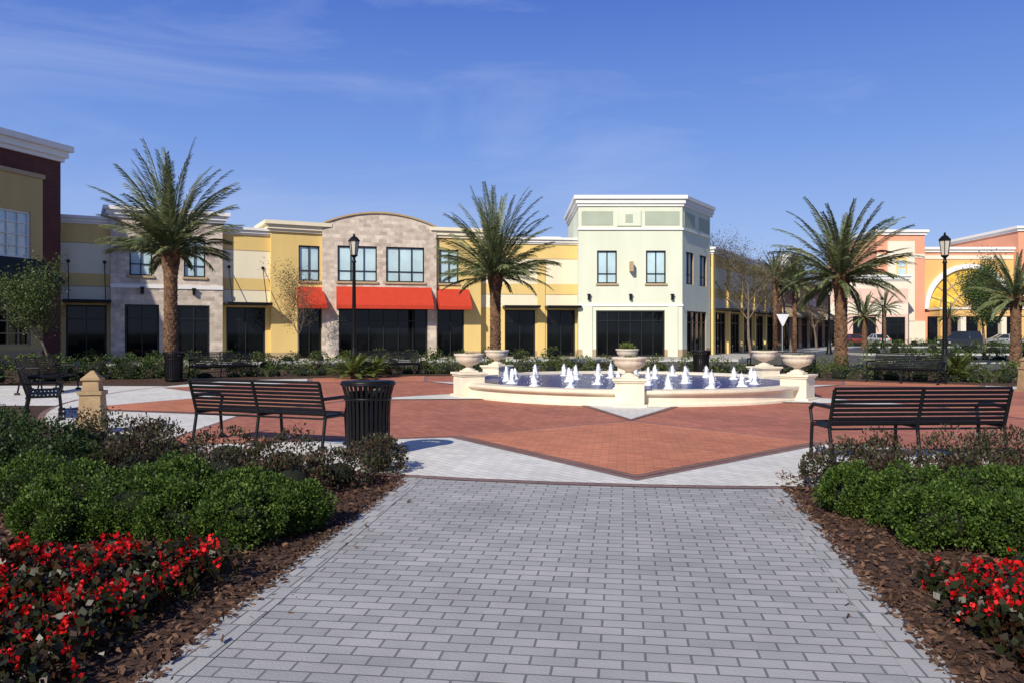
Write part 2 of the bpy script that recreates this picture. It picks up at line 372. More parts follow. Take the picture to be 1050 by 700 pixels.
for i in range(n):
    x0, x1 = W*i/n, W*(i+1)/n; za, zb = arcz(i/n, .05), arcz((i+1)/n, .05)
    o.add('coping', TAN, [(x0, -.1, za), (x1, -.1, zb), (x1, .6, zb), (x0, .6, za), (x0, -.1, za+.1), (x1, -.1, zb+.1), (x1, .6, zb+.1), (x0, .6, za+.1)], [(0, 1, 5, 4), (4, 5, 6, 7), (3, 7, 6, 2), (0, 3, 2, 1)])
awning(o, W*.12, W*.95, 2.95, 4.25, 1.1, RED); o.finish()
o, W = seg('yellow_bay_building', (-4.62, 49.1), (-1.96, 49.85), .3)
ops = [(W*.08, W*.5, 4.55, 6.55), (W*.03, W*.62, .15, 3.0)]
facade(o, W, 7.4, [(.5, TAN), (9, YELLOW)], ops)
window(o, *ops[0], 2, [.3]); sill(o, ops[0][0], ops[0][1], 4.55); window(o, *ops[1], 2, [.75], DGLASS, p='storefront')
awning(o, W*.02, W*.72, 2.95, 4.2, 1.0, RED); cornice(o, W, 7.25, 7.85, p1=.35, mat=CREAM); o.finish()
o, W = shop_low((-1.96, 50.1), (4.1, 50.9), 7.45, [(.25, .56), (.68, .97)], False, piers=[(.58, .66)])
o.box('rooftop_unit', WHITE, W*.72, W*.95, 4, 6, 7.2, 8.0); o.finish()
o, W = seg('green_corner_building', (4.05, 50), (10.4, 50))
ops = [(W*.18, W*.37, 4.6, 6.6), (W*.65, W*.84, 4.6, 6.6), (W*.17, W*.83, .15, 2.95)]
facade(o, W, 9.4, [(.6, TAN), (9.9, LGREEN)], ops, depth=9)
window(o, *ops[0], 2, [.3]); window(o, *ops[1], 2, [.3]); window(o, *ops[2], 6, [.78], DGLASS, p='storefront', fw=.1)
sill(o, ops[0][0], ops[0][1], 4.6); sill(o, ops[1][0], ops[1][1], 4.6)
for x0, x1 in ((.03, .33), (.64, .97)): o.box('panels', MGREEN, W*x0, W*x1, -.03, -.002, 8.15, 9.0)
o.box('panels', LGREEN, W*.37, W*.60, -.08, -.002, 8.1, 9.05); o.box('vent', MGREEN, W*.45, W*.52, -.1, -.083, 8.3, 8.8)
o.box('string_course', WHITE, -.05, W+.05, -.09, -.003, 7.85, 7.97); o.box('string_course', WHITE, -.04, W+.04, -.06, -.003, 3.2, 3.34)
o.box('hanging_sign', TAN, W*.49, W*.52, -.5, -.003, 5.3, 5.9)
for x in (.04, .86): o.box('pilasters', LGREEN, W*x, W*x+.6, -.07, -.003, 0.15, 3.19)
for x in (.1, .5, .9): sconce(o, W*x, 3.6)
cornice(o, W+.0, 9.3, 9.95, p1=.28, depth=9.2)
sd = Vector((2.8, 4.6)); SL = sd.length; sa = math.atan2(4.6, 2.8)
T = Matrix.Translation((W, 0, 0)) @ Matrix.Rotation(sa, 4, 'Z')
tmp = Ob('x'); sops = [(SL*.12, SL*.38, 4.6, 6.6), (SL*.6, SL*.86, 4.6, 6.6), (SL*.15, SL*.85, .15, 2.95)]
facade(tmp, SL, 9.4, [(.6, TAN), (9.9, LGREEN)], sops, depth=5, wallp='side_walls')
window(tmp, *sops[0], 2, [.3], p='side_windows'); window(tmp, *sops[1], 2, [.3], p='side_windows'); window(tmp, *sops[2], 4, [.75], DGLASS, p='side_storefront')
for x0, x1 in ((.05, .42), (.58, .95)): tmp.box('side_panels', MGREEN, SL*x0, SL*x1, -.03, -.002, 8.15, 9.0)
tmp.box('side_string', WHITE, -.0, SL+.05, -.09, -.003, 7.85, 7.97)
for a, b, k in [(0, .25, .3), (.25, .65, .6), (.65, 1.0, 1.0)]:
    tmp.box('side_cornice', WHITE, .0, SL+.3, -.28*k, 5, 9.303+.65*a, 9.303+.65*b)
for p_, q in tmp.P.items():
    o.P['corner_'+p_] = dict(v=[tuple(T @ Vector(v)) for v in q['v']], f=q['f'], m=q['m'], mats=q['mats'], sm=q['sm'])
o.finish()
o, W = seg('yellow_wing_building', (13.4, 54.8), (23, 71.7))
ns = 5; ops = [(W*(i+.14)/ns, W*(i+.86)/ns, .15, 3.0) for i in range(ns)]
facade(o, W, 7.0, [(.5, TAN), (3.15, YELLOW), (3.95, CREAM), (4.6, YELLOW), (6.0, CREAM), (9, YELLOW)], ops, reveal=TAN, depth=10)
for p_ in ops:
    window(o, *p_, 3, [.75], DGLASS, p='storefront'); canopy(o, p_[0]-.2, p_[1]+.2, 3.1, 1.3, 2, 5)
for i in range(ns+1): o.box('pilasters', YELLOW, W*i/ns-.25, W*i/ns+.25, -.14, -.003, .15, 6.8)
cornice(o, W, 6.85, 7.3, p1=.3); o.finish()
o, W = seg('brick_shop_building', (23, 71.7), (36, 94), .5)
ns = 6; ops = [(W*(i+.15)/ns, W*(i+.85)/ns, .15, 3.2) for i in range(ns)]
facade(o, W, 6.9, [(.6, TAN), (9, RBRICK)], ops, reveal=TAN, depth=10)
for i, p_ in enumerate(ops):
    window(o, *p_, 3, [.75], DGLASS, p='storefront')
    awning(o, p_[0]-.2, p_[1]+.2, 3.0, 3.9, 1.0, DGREEN if i % 2 else TAN)
w2 = W*.36; n = 20
o.prism('gable', RBRICK, [(0, 6.901)]+[(w2*i/n, 7.2+1.5*math.sin(math.pi*i/n)) for i in range(n+1)]+[(w2, 6.901)], -.2, .4)
for i in range(n):
    f_ = lambda i: 7.2+1.5*math.sin(math.pi*i/n)
    x0, x1 = w2*i/n, w2*(i+1)/n
    o.add('coping', WHITE, [(x0, -.35, f_(i)), (x1, -.35, f_(i+1)), (x1, .5, f_(i+1)), (x0, .5, f_(i)), (x0, -.35, f_(i)+.25), (x1, -.35, f_(i+1)+.25), (x1, .5, f_(i+1)+.25), (x0, .5, f_(i)+.25)], [(0, 1, 5, 4), (4, 5, 6, 7), (3, 7, 6, 2), (0, 3, 2, 1)])
o.box('cornice', WHITE, w2+.1, W, -.25, 3, 6.6, 7.0)
o.box('shop_sign', BLUES, W*.45, W*.62, -.12, -.02, 4.3, 5.1)
o.box('tan_band', TAN, 0, W, -.05, -.003, 4.0, 4.2); o.finish()

bd = Vector((.287, .958)); B = Vector((-22.04, 40)); A_ = B-bd*18
o, W = seg('dark_brick_building', A_, B)
facade(o, W, 10.0, [(11, DBRICK)], [], depth=14)
cornice(o, W, 9.9, 10.7, p1=.42, depth=14)
bw = W-1.38
ops = []
x = bw-.67
while x > 3: ops += [(x-2.3, x, 5.0, 7.15), (x-2.3, x, 1.0, 3.8)]; x -= 3.6
bay = Ob('bay'); facade(bay, bw, 8.8, [(.8, TAN), (9, BEIGE)], ops, depth=.5, wallp='beige_bay')
for p_ in ops:
    window(bay, *p_, 4, 4 if p_[2] > 3 else 5, UGLASS if p_[2] > 3 else DGLASS, WHITE if p_[2] > 3 else TAN, fw=.08)
    if p_[2] < 3: awning(bay, p_[0]-.5, p_[1]+.7, 3.85, 5.0, 1.3, DGREEN, .15)
bay.box('bay_cap', TAN, -.05, bw+.08, -.08, .5, 8.801, 9.0)
for p_, q in bay.P.items():
    o.P['bay_'+p_] = dict(v=[(v[0], v[1]-.35, v[2]) for v in q['v']], f=q['f'], m=q['m'], mats=q['mats'], sm=q['sm'])
o.finish()

o = Ob('pink_shop_building', (46, 122, 0), 0); W = 13
ops = [(W*(i+.1)/3, W*(i+.9)/3, .15, 4) for i in range(3)]
facade(o, W, 9.6, [(4.4, PINK), (6, PCREAM), (8.2, PINK), (11, PCREAM)], ops)
for p_ in ops: window(o, *p_, 3, [.7], DGLASS, p='storefront')
cornice(o, W, 9.4, 10.3, p1=.5); o.finish()
o = Ob('salmon_cinema_building', (57.3, 130, 0), 0)
def block(x0, x1, y0, zt, mat, cap=WHITE, ch=1.0, p='walls', depth=20):
    o.box(p, mat, x0, x1, y0, y0+depth, 0, zt); o.box(p+'_cap', cap, x0-.25, x1+.25, y0-.25, y0+depth, zt+.002, zt+ch*.5); o.box(p+'_cap', cap, x0-.5, x1+.5, y0-.5, y0+depth, zt+ch*.5, zt+ch)
block(0, 7.6, -1.2, 17.0, SALMON, p='tower', ch=.8)
o.box('tower_panel', PCREAM, 1.7, 5.9, -1.5, -1.202, 3.5, 16.0); o.box('tower_window', YELLOW, 3.0, 4.6, -1.62, -1.503, 5.2, 13.5)
for k in range(6): o.box('tower_window', UGLASS, 3.2, 4.4, -1.66, -1.625, 5.5+k*1.3, 6.5+k*1.3)
o.box('tower_base', PCREAM, .0, 7.6, -1.4, -1.203, 0, 3.49)
for q in (0, 5.91): o.box('tower_band', PCREAM, q, q+1.68, -1.3, -1.203, 13.4, 14.0)
block(7.61, 22.3, 0, 14.4, SALMON, p='hall', ch=.8)
o.box('hall_band', PCREAM, 7.7, 22.2, -.15, -.002, 13.3, 13.9); o.box('hall_field', ORANGE, 7.7, 22.2, -.12, -.002, 5.3, 13.2)
cxx = 14.95
def arch(r0, r1, y0, y1, mat, p, n=28, zc=5.4):
    for i in range(n):
        a, b = math.pi*i/n, math.pi*(i+1)/n
        pts = [(cxx+r0*math.cos(a), zc+r0*math.sin(a)), (cxx+r1*math.cos(a), zc+r1*math.sin(a)), (cxx+r1*math.cos(b), zc+r1*math.sin(b)), (cxx+r0*math.cos(b), zc+r0*math.sin(b))]
        o.prism(p, mat, pts, y0, y1)
arch(0.01, 6.4, -.25, -.16, GOLDG, 'arch_window'); arch(6.4, 7.1, -.7, -.155, WHITE, 'arch_surround')
for k in range(1, 10):
    a = math.pi*k/10; o.cyl('arch_mullions', TAN, (cxx, -.33, 5.4), (cxx+6.4*math.cos(a), -.33, 5.4+6.4*math.sin(a)), .09, n=6)
for rr in (2.4, 4.4): arch(rr, rr+.2, -.4, -.26, TAN, 'arch_rings')
o.box('marquee', ORANGE, 8, 40, -5, -1.7, 4.2, 5.2); o.box('marquee_trim', PCREAM, 7.8, 40.2, -5.2, -1.68, 5.202, 5.5)
for i in range(11): o.box('columns', PCREAM if i % 2 else ORANGE, 8.2+i*3.1, 9.0+i*3.1, -4.8, -3.9, 0, 4.2)
o.box('entrance', DGLASS, 8, 40, -1.68, -1.25, .1, 4.1)
block(22.31, 31.5, -1.2, 17.6, SALMON, p='right_tower', ch=.8); o.box('tower_panel', PCREAM, 24.5, 29.3, -1.5, -1.202, 5.5, 15.8)
block(31.51, 60, 0, 12.5, PINK, p='annex'); o.finish()
o = Ob('low_shop_building', (100, 150, 0), -.1); facade(o, 60, 8, [(4, PINK), (9, PCREAM)], []); cornice(o, 60, 7.8, 8.6); o.finish()

# ------------------------------------------------------------------ fountain
fo = Ob('fountain', (CX, CY, 0), ANG)
fo.lathe('basin_wall', CASTST, [(4.52, .02), (4.52, .09), (4.46, .11), (4.46, .27), (4.56, .29), (4.58, .32), (4.58, .38), (4.14, .38), (4.14, .30), (4.18, .29), (4.18, 0)], 128, smooth=False)
m, nt, b = nodes('fountain_water'); N = nt.nodes; L = nt.links
tc = N.new('ShaderNodeTexCoord'); nz = N.new('ShaderNodeTexNoise'); nz.inputs['Scale'].default_value = 7; nz.inputs['Detail'].default_value = 3; L.new(tc.outputs['Object'], nz.inputs['Vector'])
bp = N.new('ShaderNodeBump'); bp.inputs['Strength'].default_value = 1; bp.inputs['Distance'].default_value = .2; L.new(nz.outputs['Fac'], bp.inputs['Height']); L.new(bp.outputs['Normal'], b.inputs['Normal'])
cr = N.new('ShaderNodeValToRGB'); cr.color_ramp.elements[0].position = .38; cr.color_ramp.elements[1].position = .70
cr.color_ramp.elements[0].color = (.005, .014, .11, 1); cr.color_ramp.elements[1].color = (.04, .085, .34, 1); L.new(nz.outputs['Fac'], cr.inputs['Fac']); L.new(cr.outputs['Color'], b.inputs['Base Color'])
b.inputs['Roughness'].default_value = .2; b.inputs['IOR'].default_value = 1.2; b.inputs['Specular IOR Level'].default_value = .25
WATER = m
fo.add('water', WATER, [(4.17*math.cos(2*math.pi*i/96), 4.17*math.sin(2*math.pi*i/96), .31) for i in range(96)], [tuple(range(96))])
FOAM = M('water_foam', (.88, .90, .93), .6, .06, 20, .5, 40)
def jet(x, y, h):
    prof_n = 12; n = 12; v = []
    ph = rng.uniform(0, 6, 4)
    for k in range(prof_n+1):
        t = k/prof_n; r = .07*(1-t)**.6+.012
        if t < .15: r += .05*(1-t/.15)
        for i in range(n):
            a = 2*math.pi*i/n; rr = r*(1+.3*math.sin(3*a+ph[0]+9*t)+.2*math.sin(5*a+ph[1]-6*t)+rng.uniform(-.15, .15))
            v.append((x+rr*math.cos(a), y+rr*math.sin(a), .30+h*t+rng.uniform(-.012, .012)))
    f = [(k*n+i, k*n+(i+1) % n, (k+1)*n+(i+1) % n, (k+1)*n+i) for k in range(prof_n) for i in range(n)]
    fo.add('water_jets', FOAM, v, f, True)
    for q in range(90):
        a = rng.uniform(0, 6.28); rr = abs(rng.normal(0, .10)); z = .31+h*rng.uniform(0, 1.12)*max(.1, 1-rr*3); s_ = rng.uniform(.005, .014)
        c = np.array([x+rr*math.cos(a), y+rr*math.sin(a), max(.32, z)])
        vv = [c+np.array(d)*s_ for d in ((1, 0, 0), (0, 1, 0), (-1, 0, 0), (0, -1, 0), (0, 0, 1), (0, 0, -1))]
        fo.add('water_jets', FOAM, vv, [(0, 1, 4), (1, 2, 4), (2, 3, 4), (3, 0, 4), (1, 0, 5), (2, 1, 5), (3, 2, 5), (0, 3, 5)])
for i in range(18):
    a = 2*math.pi*i/18+.1; jet(3.2*math.cos(a), 3.2*math.sin(a), rng.uniform(.28, .42))
for i in range(8):
    a = 2*math.pi*i/8+.3; jet(1.6*math.cos(a), 1.6*math.sin(a), rng.uniform(.34, .46))
for k in range(6):
    t = -math.pi/2+k*math.pi/3; T = Matrix.Rotation(t, 4, 'Z') @ Matrix.Translation((4.42, 0, 0))
    def bx(p, mat, w, z0, z1): fo.box(p, mat, -w, w, -w, w, z0, z1, T)
    bx('pedestals', CASTST, .36, .0, .10); bx('pedestals', CASTST, .30, .10, .54); bx('pedestals', CASTST, .33, .54, .58); bx('pedestals', CASTST, .36, .58, .63)
    c = T @ Vector((0, 0, .63))
    bx('pedestals', CASTST, .18, .63, .67)
    fo.lathe('urns', URNM, [(.165, .04), (.165, .07), (.09, .10), (.08, .14), (.12, .165), (.22, .20), (.305, .27), (.33, .33), (.325, .37), (.36, .39), (.37, .425), (.355, .44), (.31, .43), (.27, .39), (0.01, .38)], 48, c, flute=.014, nf=16)
    n = {3: 420, 2: 200, 0: 150}.get(k, 90)
    P = np.array([c.x, c.y, c.z+.38])+unit(n)*np.array([.2, .2, .04 if k != 3 else .12])*rng.uniform(.2, 1, (n, 1)); A = unit(n)*.6+np.array([0, 0, .8]); A /= np.linalg.norm(A, axis=1)[:, None]
    Ls = rng.uniform(.04, .10, n)*(2.4 if k == 3 else 1); v, f = leaf_geo(P, A, Ls, Ls*.35); fo.add('urn_plants', LSHR2, v.tolist(), f.tolist())
fo.finish(.01)

# ------------------------------------------------------------------ street furniture
def bench(x, y, rz, Lb=2.1):
    o = Ob('park_bench', (x, y, .03), rz); h = Lb/2
    for i in range(8):
        z = .47+i*.052; yy = -.24-.10*(i/7.)
        T = Matrix.Translation((0, yy, z)) @ Matrix.Rotation(R(12), 4, 'X')
        o.box('backrest', BLACKM, -h, h, -.008, .008, -.018, .018, T)
    for i in range(8):
        yy = -.2+i*.062; z = .44+(.012 if i in (0, 7) else -.006*math.sin(math.pi*i/7))
        o.box('seat', BLACKM, -h, h, yy-.022, yy+.022, z-.008, z+.008)
    for xs in (-h-.02, 0, h+.02):
        w = .022
        o.cyl('frame', BLACKM, (xs, -.36, .87), (xs, -.22, .42), w, n=8); o.cyl('frame', BLACKM, (xs, -.22, .42), (xs, -.30, 0), w, n=8)
        o.cyl('frame', BLACKM, (xs, -.24, .42), (xs, .26, .42), w, n=8); o.cyl('frame', BLACKM, (xs, .26, .43), (xs, .30, 0), w, n=8)
        o.cyl('frame', BLACKM, (xs, -.36, .012), (xs, -.24, .012), .035, n=8); o.cyl('frame', BLACKM, (xs, .24, .012), (xs, .36, .012), .035, n=8)
        if xs:
            o.cyl('armrest', BLACKM, (xs, -.30, .66), (xs, .22, .66), .024, n=8); o.cyl('armrest', BLACKM, (xs, .22, .66), (xs, .31, .60), .024, n=8)
            o.cyl('armrest', BLACKM, (xs, .31, .60), (xs, .26, .43), .02, n=8)
    o.cyl('frame', BLACKM, (-h-.02, -.25, .40), (h+.02, -.25, .40), .014, n=6); o.cyl('frame', BLACKM, (-h-.02, .22, .40), (h+.02, .22, .40), .014, n=6)
    o.cyl('frame', BLACKM, (-h-.02, -.365, .885), (h+.02, -.365, .885), .018, n=8)
    o.finish()
def ang_to(dx, dy): return math.atan2(dy, dx)-math.pi/2
bench(-3.38, 11.4, ang_to(.36, .93)); bench(4.8, 9.95, ang_to(-.06, 1))
bench(-8.75, 15.3, ang_to(.87, .48)); bench(-12.2, 21.6, ang_to(.95, .1))
bench(-9.7, 27.6, ang_to(.8, -.9)); bench(-4.4, 29.6, ang_to(.3, -1)); bench(12.1, 25.2, ang_to(-.75, -.65)); bench(9.2, 28, ang_to(-.5, -1))
def bin_(x, y, s_=1):
    o = Ob('litter_bin', (x, y, .03), 0, s_); n = 30
    for i in range(n):
        a = 2*math.pi*i/n; T = Matrix.Rotation(a, 4, 'Z')
        pr = [(.27, .06), (.272, .5), (.285, .74), (.33, .90)]
        for (r0, z0), (r1, z1) in zip(pr[:-1], pr[1:]):
            v = [T @ Vector(q) for q in ((r0, -.018, z0), (r0, .018, z0), (r1, .018, z1), (r1, -.018, z1), (r0-.01, -.018, z0), (r0-.01, .018, z0), (r1-.01, .018, z1), (r1-.01, -.018, z1))]
            o.add('slats', BLACKM, v, [(0, 1, 2, 3), (4, 7, 6, 5), (0, 3, 7, 4), (1, 5, 6, 2)])
    o.lathe('liner', DFRAME, [(.01, .08), (.235, .08), (.245, .80), (.22, .80), (.21, .5), (.01, .45)], 28)
    for z, r in ((.06, .275), (.9, .335), (.72, .286)): o.lathe('rings', BLACKM, [(r, z-.018), (r+.014, z), (r, z+.018), (r-.02, z), (r, z-.018)], 32)
    o.lathe('lid', BLACKM, [(.33, .915), (.33, .935), (.16, .95), (.15, .93), (.30, .905)], 32)
    for a in range(4): o.cyl('feet', BLACKM, (.2*math.cos(a*1.57), .2*math.sin(a*1.57), 0), (.2*math.cos(a*1.57), .2*math.sin(a*1.57), .08), .025, n=8)
    o.finish()
bin_(-1.8, 10.25); bin_(-10.9, 26.4); bin_(6.6, 28.6)
def bollard(x, y, s_=1):
    o = Ob('stone_bollard', (x, y, .0), .2, s_)
    def fr(w0, w1, z0, z1, p): o.add(p, BOLL, [(-w0, -w0, z0), (w0, -w0, z0), (w0, w0, z0), (-w0, w0, z0), (-w1, -w1, z1), (w1, -w1, z1), (w1, w1, z1), (-w1, w1, z1)], [(0, 1, 5, 4), (1, 2, 6, 5), (2, 3, 7, 6), (3, 0, 4, 7), (4, 5, 6, 7), (3, 2, 1, 0)])
    fr(.21, .21, 0, .09, 'plinth'); fr(.18, .15, .09, .62, 'shaft'); fr(.175, .175, .62, .68, 'collar'); fr(.125, .11, .68, .84, 'neck'); fr(.14, .14, .84, .875, 'cap'); fr(.13, .02, .875, .99, 'cap')
    o.finish(.008)
bollard(-6.45, 12.6); bollard(13.6, 21.6)
def lamp(x, y, h):
    o = Ob('street_lamp', (x, y, .0))
    o.lathe('base', BLACKM, [(.24, 0), (.24, .12), (.19, .2), (.17, .55), (.12, .7), (.10, .9), (.085, 1.0)], 16)
    o.lathe('pole', BLACKM, [(.085, 1.0), (.06, h-1.15), (.09, h-1.1), (.06, h-1.05), (.05, h-.95), (.14, h-.86)], 16, flute=.05, nf=8)
    z0, z1 = h-.84, h-.3; n = 6
    o.lathe('lantern_glass', LGLASS, [(.12, z0), (.19, z1)], n, smooth=False)
    for i in range(n):
        a = 2*math.pi*i/n; o.cyl('lantern_frame', BLACKM, (.125*math.cos(a), .125*math.sin(a), z0), (.198*math.cos(a), .198*math.sin(a), z1), .016, n=5)
    o.lathe('lantern_roof', BLACKM, [(.15, z0-.03), (.15, z0), (.12, z0)], n); o.lathe('lantern_roof', BLACKM, [(.23, z1-.01), (.23, z1+.03), (.12, z1+.15), (.04, z1+.2), (.05, z1+.24), (.0, z1+.32)], n, smooth=False)
    o.finish()
lamp(-6.17, 32, 5.45); lamp(15.85, 30, 5.25); lamp(24, 62, 5.3); lamp(38, 84, 5.3)
o = Ob('yield_sign', (16.5, 50, 0), .15); o.cyl('post', POLEG, (0, 0, 0), (0, 0, 2.75), .035, n=8)
o.prism('plate', SIGNW, [(-.42, 2.72), (.42, 2.72), (.04, 2.0), (-.04, 2.0)], -.06, -.04); o.finish()

def car(x, y, rz, col, suv=False):
    o = Ob('parked_car', (x, y, .006), rz); hgt = 1.75 if suv else 1.45
    pm = M('car_paint', col, .25, .02, spec=.6)
    body = [(-2.2, .35), (-2.25, .6), (-2.2, .85), (-1.5, .95), (1.1, 1.0), (1.95, .9), (2.22, .75), (2.25, .4), (2.1, .28), (-2.1, .28)]
    if suv: body = [(-2.25, .4), (-2.28, .7), (-2.22, 1.02), (.95, 1.05), (2.0, .95), (2.25, .8), (2.27, .42), (2.1, .3), (-2.1, .3)]
    o.prism('body', pm, body, -.88, .88)
    zb = 1.0
    cab = [(-2.1, zb), (-1.85, hgt), (.1, hgt), (1.0, zb)] if suv else [(-1.6, .96), (-.9, hgt), (.3, hgt), (1.15, .98)]
    v = [(q[0], -.84, q[1]) if q[1] < 1.2 else (q[0], -.66, q[1]) for q in cab]+[(q[0], .84, q[1]) if q[1] < 1.2 else (q[0], .66, q[1]) for q in cab]
    o.add('windows', CARG, v, [(0, 1, 2, 3), (7, 6, 5, 4), (0, 4, 5, 1), (2, 6, 7, 3)])
    r = cab; o.box('roof', pm, r[1][0]-.05, r[2][0]+.05, -.68, .68, hgt-.02, hgt+.04)
    for s_ in (-1, 1):
        for i in (0, 3): o.cyl('pillars', pm, (cab[i][0], s_*.83, cab[i][1]), (cab[1 if i == 0 else 2][0], s_*.66, hgt), .05, n=6)
        o.cyl('pillars', pm, (-.35, s_*.845, 1.0), (-.35, s_*.67, hgt), .04, n=6)
        for xw in (-1.4, 1.4):
            o.cyl('wheels', TIRE, (xw, s_*.72, .33), (xw, s_*.92, .33), .33, n=20); o.cyl('hubs', POLEG, (xw, s_*.9, .33), (xw, s_*.93, .33), .19, n=12)
        o.box('lights', WTRIM, 2.2, 2.28, s_*.7-.12, s_*.7+.12, .6, .72); o.box('tail_lights', RED, -2.3, -2.2, s_*.7-.12, s_*.7+.12, .65, .85)
    o.finish(.03)
car(46, 84, R(200), (.03, .03, .035), True); car(60, 100, R(170), (.35, .36, .38)); car(50, 112, R(90), (.6, .6, .6)); car(46.5, 112, R(90), (.2, .03, .03)); car(71, 108, R(180), (.1, .12, .2))

# ------------------------------------------------------------------ vegetation
def frond_geo(org, az, el, Lf, bend, nl=42, leafL=.5, w=.045, twist=0):
    v = []; f = []; p = np.array(org, float); segs = 14; ds = Lf/segs
    ca, sa_ = math.cos(az), math.sin(az); pts = []
    for k in range(segs+1):
        t = k/segs; e = el-bend*t**1.4
        d = np.array([ca*math.cos(e), sa_*math.cos(e), math.sin(e)]); pts.append((p.copy(), d)); p = p+d*ds
    side = np.array([-sa_, ca, 0.])
    side = side*math.cos(twist)+np.array([0, 0, 1])*math.sin(twist)
    for k in range(segs):
        a, b = pts[k][0], pts[k+1][0]; wa = .03*(1-k/segs)+.007; wb = .03*(1-(k+1)/segs)+.007; o = len(v)
        v += [a-side*wa, a+side*wa, b+side*wb, b-side*wb]; f.append((o, o+1, o+2, o+3))
    for i in range(nl):
        t = .10+.90*(i+.5)/nl; k = min(segs-1, int(t*segs)); fr = t*segs-k
        q = pts[k][0]*(1-fr)+pts[k+1][0]*fr; d = pts[k][1]; nrm = np.cross(side, d)
        LL = leafL*(.45+.55*math.sin(math.pi*min(1, t*1.05)**.8))*rng.uniform(.85, 1.1)
        for s_ in (-1, 1):
            ax = d*(.8+.5*t)+side*s_*.68+nrm*(.28+rng.uniform(-.2, .2)); ax /= np.linalg.norm(ax)
            tip = q+ax*LL+np.array([0, 0, -.12*LL]); mid = q+ax*LL*.45; wv = np.cross(ax, nrm); wv = wv/np.linalg.norm(wv)*w*.5
            o = len(v); v += [q, mid+wv, tip, mid-wv]; f.append((o, o+1, o+2, o+3))
    return v, f
def date_palm(x, y, ht, nf=80, elmin=20, seed=1, Lf=4.1, shrink=.40, lw=.045, r_=1.0, bmin=18, bvar=32, name='date_palm'):
    o = Ob(name, (x, y, .0), 0, 1)
    random.seed(seed)
    prof = [(.30*r_, 0), (.27*r_, .25), (.235*r_, .8), (.22*r_, ht*.6), (.23*r_, ht*.8), (.30*r_, ht-.3), (.26*r_, ht), (.1, ht+.25)]
    o.lathe('trunk', BARK, prof, 14)
    nb = int(ht/.085*6); vs = []; fs = []
    for i in range(nb):
        z = .1+i*(ht-.05)/nb; a = i*2.39996; t = z/ht
        r = np.interp(z, [p[1] for p in prof[:6]], [p[0] for p in prof[:6]])-.02
        out = .045+.05*max(0, (t-.75)*4); hh = .13+.1*max(0, (t-.75)*4); wd = .075
        c, s2 = math.cos(a), math.sin(a); T = lambda rr, w_, zz: (rr*c-w_*s2, rr*s2+w_*c, zz)
        j = random.uniform(.8, 1.2); k0 = len(vs)
        vs += [T(r, -wd, z), T(r, wd, z), T(r+out*j, wd*.6, z+hh*j), T(r+out*j, -wd*.6, z+hh*j), T(r-.02, wd*.6, z+hh*1.05), T(r-.02, -wd*.6, z+hh*1.05)]
        fs += [(k0, k0+1, k0+2, k0+3), (k0+3, k0+2, k0+4, k0+5), (k0+1, k0+4, k0+2), (k0, k0+3, k0+5)]
    o.add('leaf_boots', BOOT, vs, fs)
    vs = []; fs = []
    for i in range(nf):
        t = (i+.5)/nf; el = R(elmin)+(R(87)-R(elmin))*(1-t**1.1)+random.uniform(-.12, .12); az = i*2.39996+random.uniform(-.3, .3)
        bd_ = R(bmin)+R(bvar)*random.random()+R(22)*t
        L_ = Lf*random.uniform(.86, 1.06)*(1-shrink*t)
        v, f = frond_geo((.13*math.cos(az), .13*math.sin(az), ht-.1+.25*(1-t)), az, el, L_, bd_, nl=46, leafL=.115*Lf, w=lw, twist=random.uniform(-.7, .7))
        k0 = len(vs); vs += v; fs += [tuple(a+k0 for a in q) for q in f]
    o.add('fronds', LPALM, vs, fs); o.finish()
date_palm(-12.5, 30, 4.5, 70, 12, 3, 4.1, .5)
date_palm(-.73, 36, 4.05, 70, 5, 5, 4.1, .43)
date_palm(12.85, 32, 3.7, 72, -8, 9, 3.35, .28)
date_palm(24.6, 40, 3.2, 50, -15, 11, 2.6, .25)
date_palm(34, 79, 3.2, 40, -20, 12, 2.4, .2)
date_palm(19.6, 61, 5.6, 40, -20, 13, 2.3, .2, r_=.6)
date_palm(21.4, 62, 5.2, 40, -20, 14, 2.2, .2, r_=.6)
date_palm(50, 110, 5, 36, -30, 15, 2.8, .2); date_palm(63, 118, 4, 36, -30, 16, 2.4, .2)

def tree(name, x, y, h, cr, leafmat, nleaf, lsize, trunk=.07, seed=1, bark=None):
    rr = random.Random(seed); o = Ob(name, (x, y, 0)); tips = []
    bark = bark or BARK2
    def br(a, d, L_, r, lvl):
        p = Vector(a); segs = 4; dd = Vector(d).normalized()
        for k in range(segs):
            nd = (dd+Vector((rr.uniform(-.18, .18), rr.uniform(-.18, .18), rr.uniform(0, .15)))).normalized(); q = p+nd*L_/segs
            r1 = r*(1-.15); o.cyl('branches' if lvl else 'trunk', bark, p, q, r, r1, 7 if lvl < 2 else 4, cap=False); r = r1
            if lvl < 3 and (lvl > 0 or k >= 1):
                for j in range(2):
                    az = rr.uniform(0, 6.28); sp = .75 if lvl == 0 else .9
                    bdv = (nd+Vector((math.cos(az)*sp, math.sin(az)*sp, rr.uniform(-.1, .3)))).normalized()
                    br(q, bdv, L_*rr.uniform(.42, .6), r*.55, lvl+1)
            p, dd = q, nd
            if lvl >= 1: tips.append((p.x, p.y, p.z))
    br((0, 0, 0), (0, 0, 1), h*.62, trunk, 0)
    tp = np.array(tips); n = nleaf; idx = rng.integers(0, len(tp), n)
    P = tp[idx]+rng.normal(size=(n, 3))*cr*.12; A = unit(n)+np.array([0, 0, -.1]); A /= np.linalg.norm(A, axis=1)[:, None]
    Ls = lsize*rng.uniform(.6, 1.3, n); v, f = leaf_geo(P, A, Ls, Ls*.55); o.add('foliage', leafmat, v.tolist(), f.tolist()); o.finish()
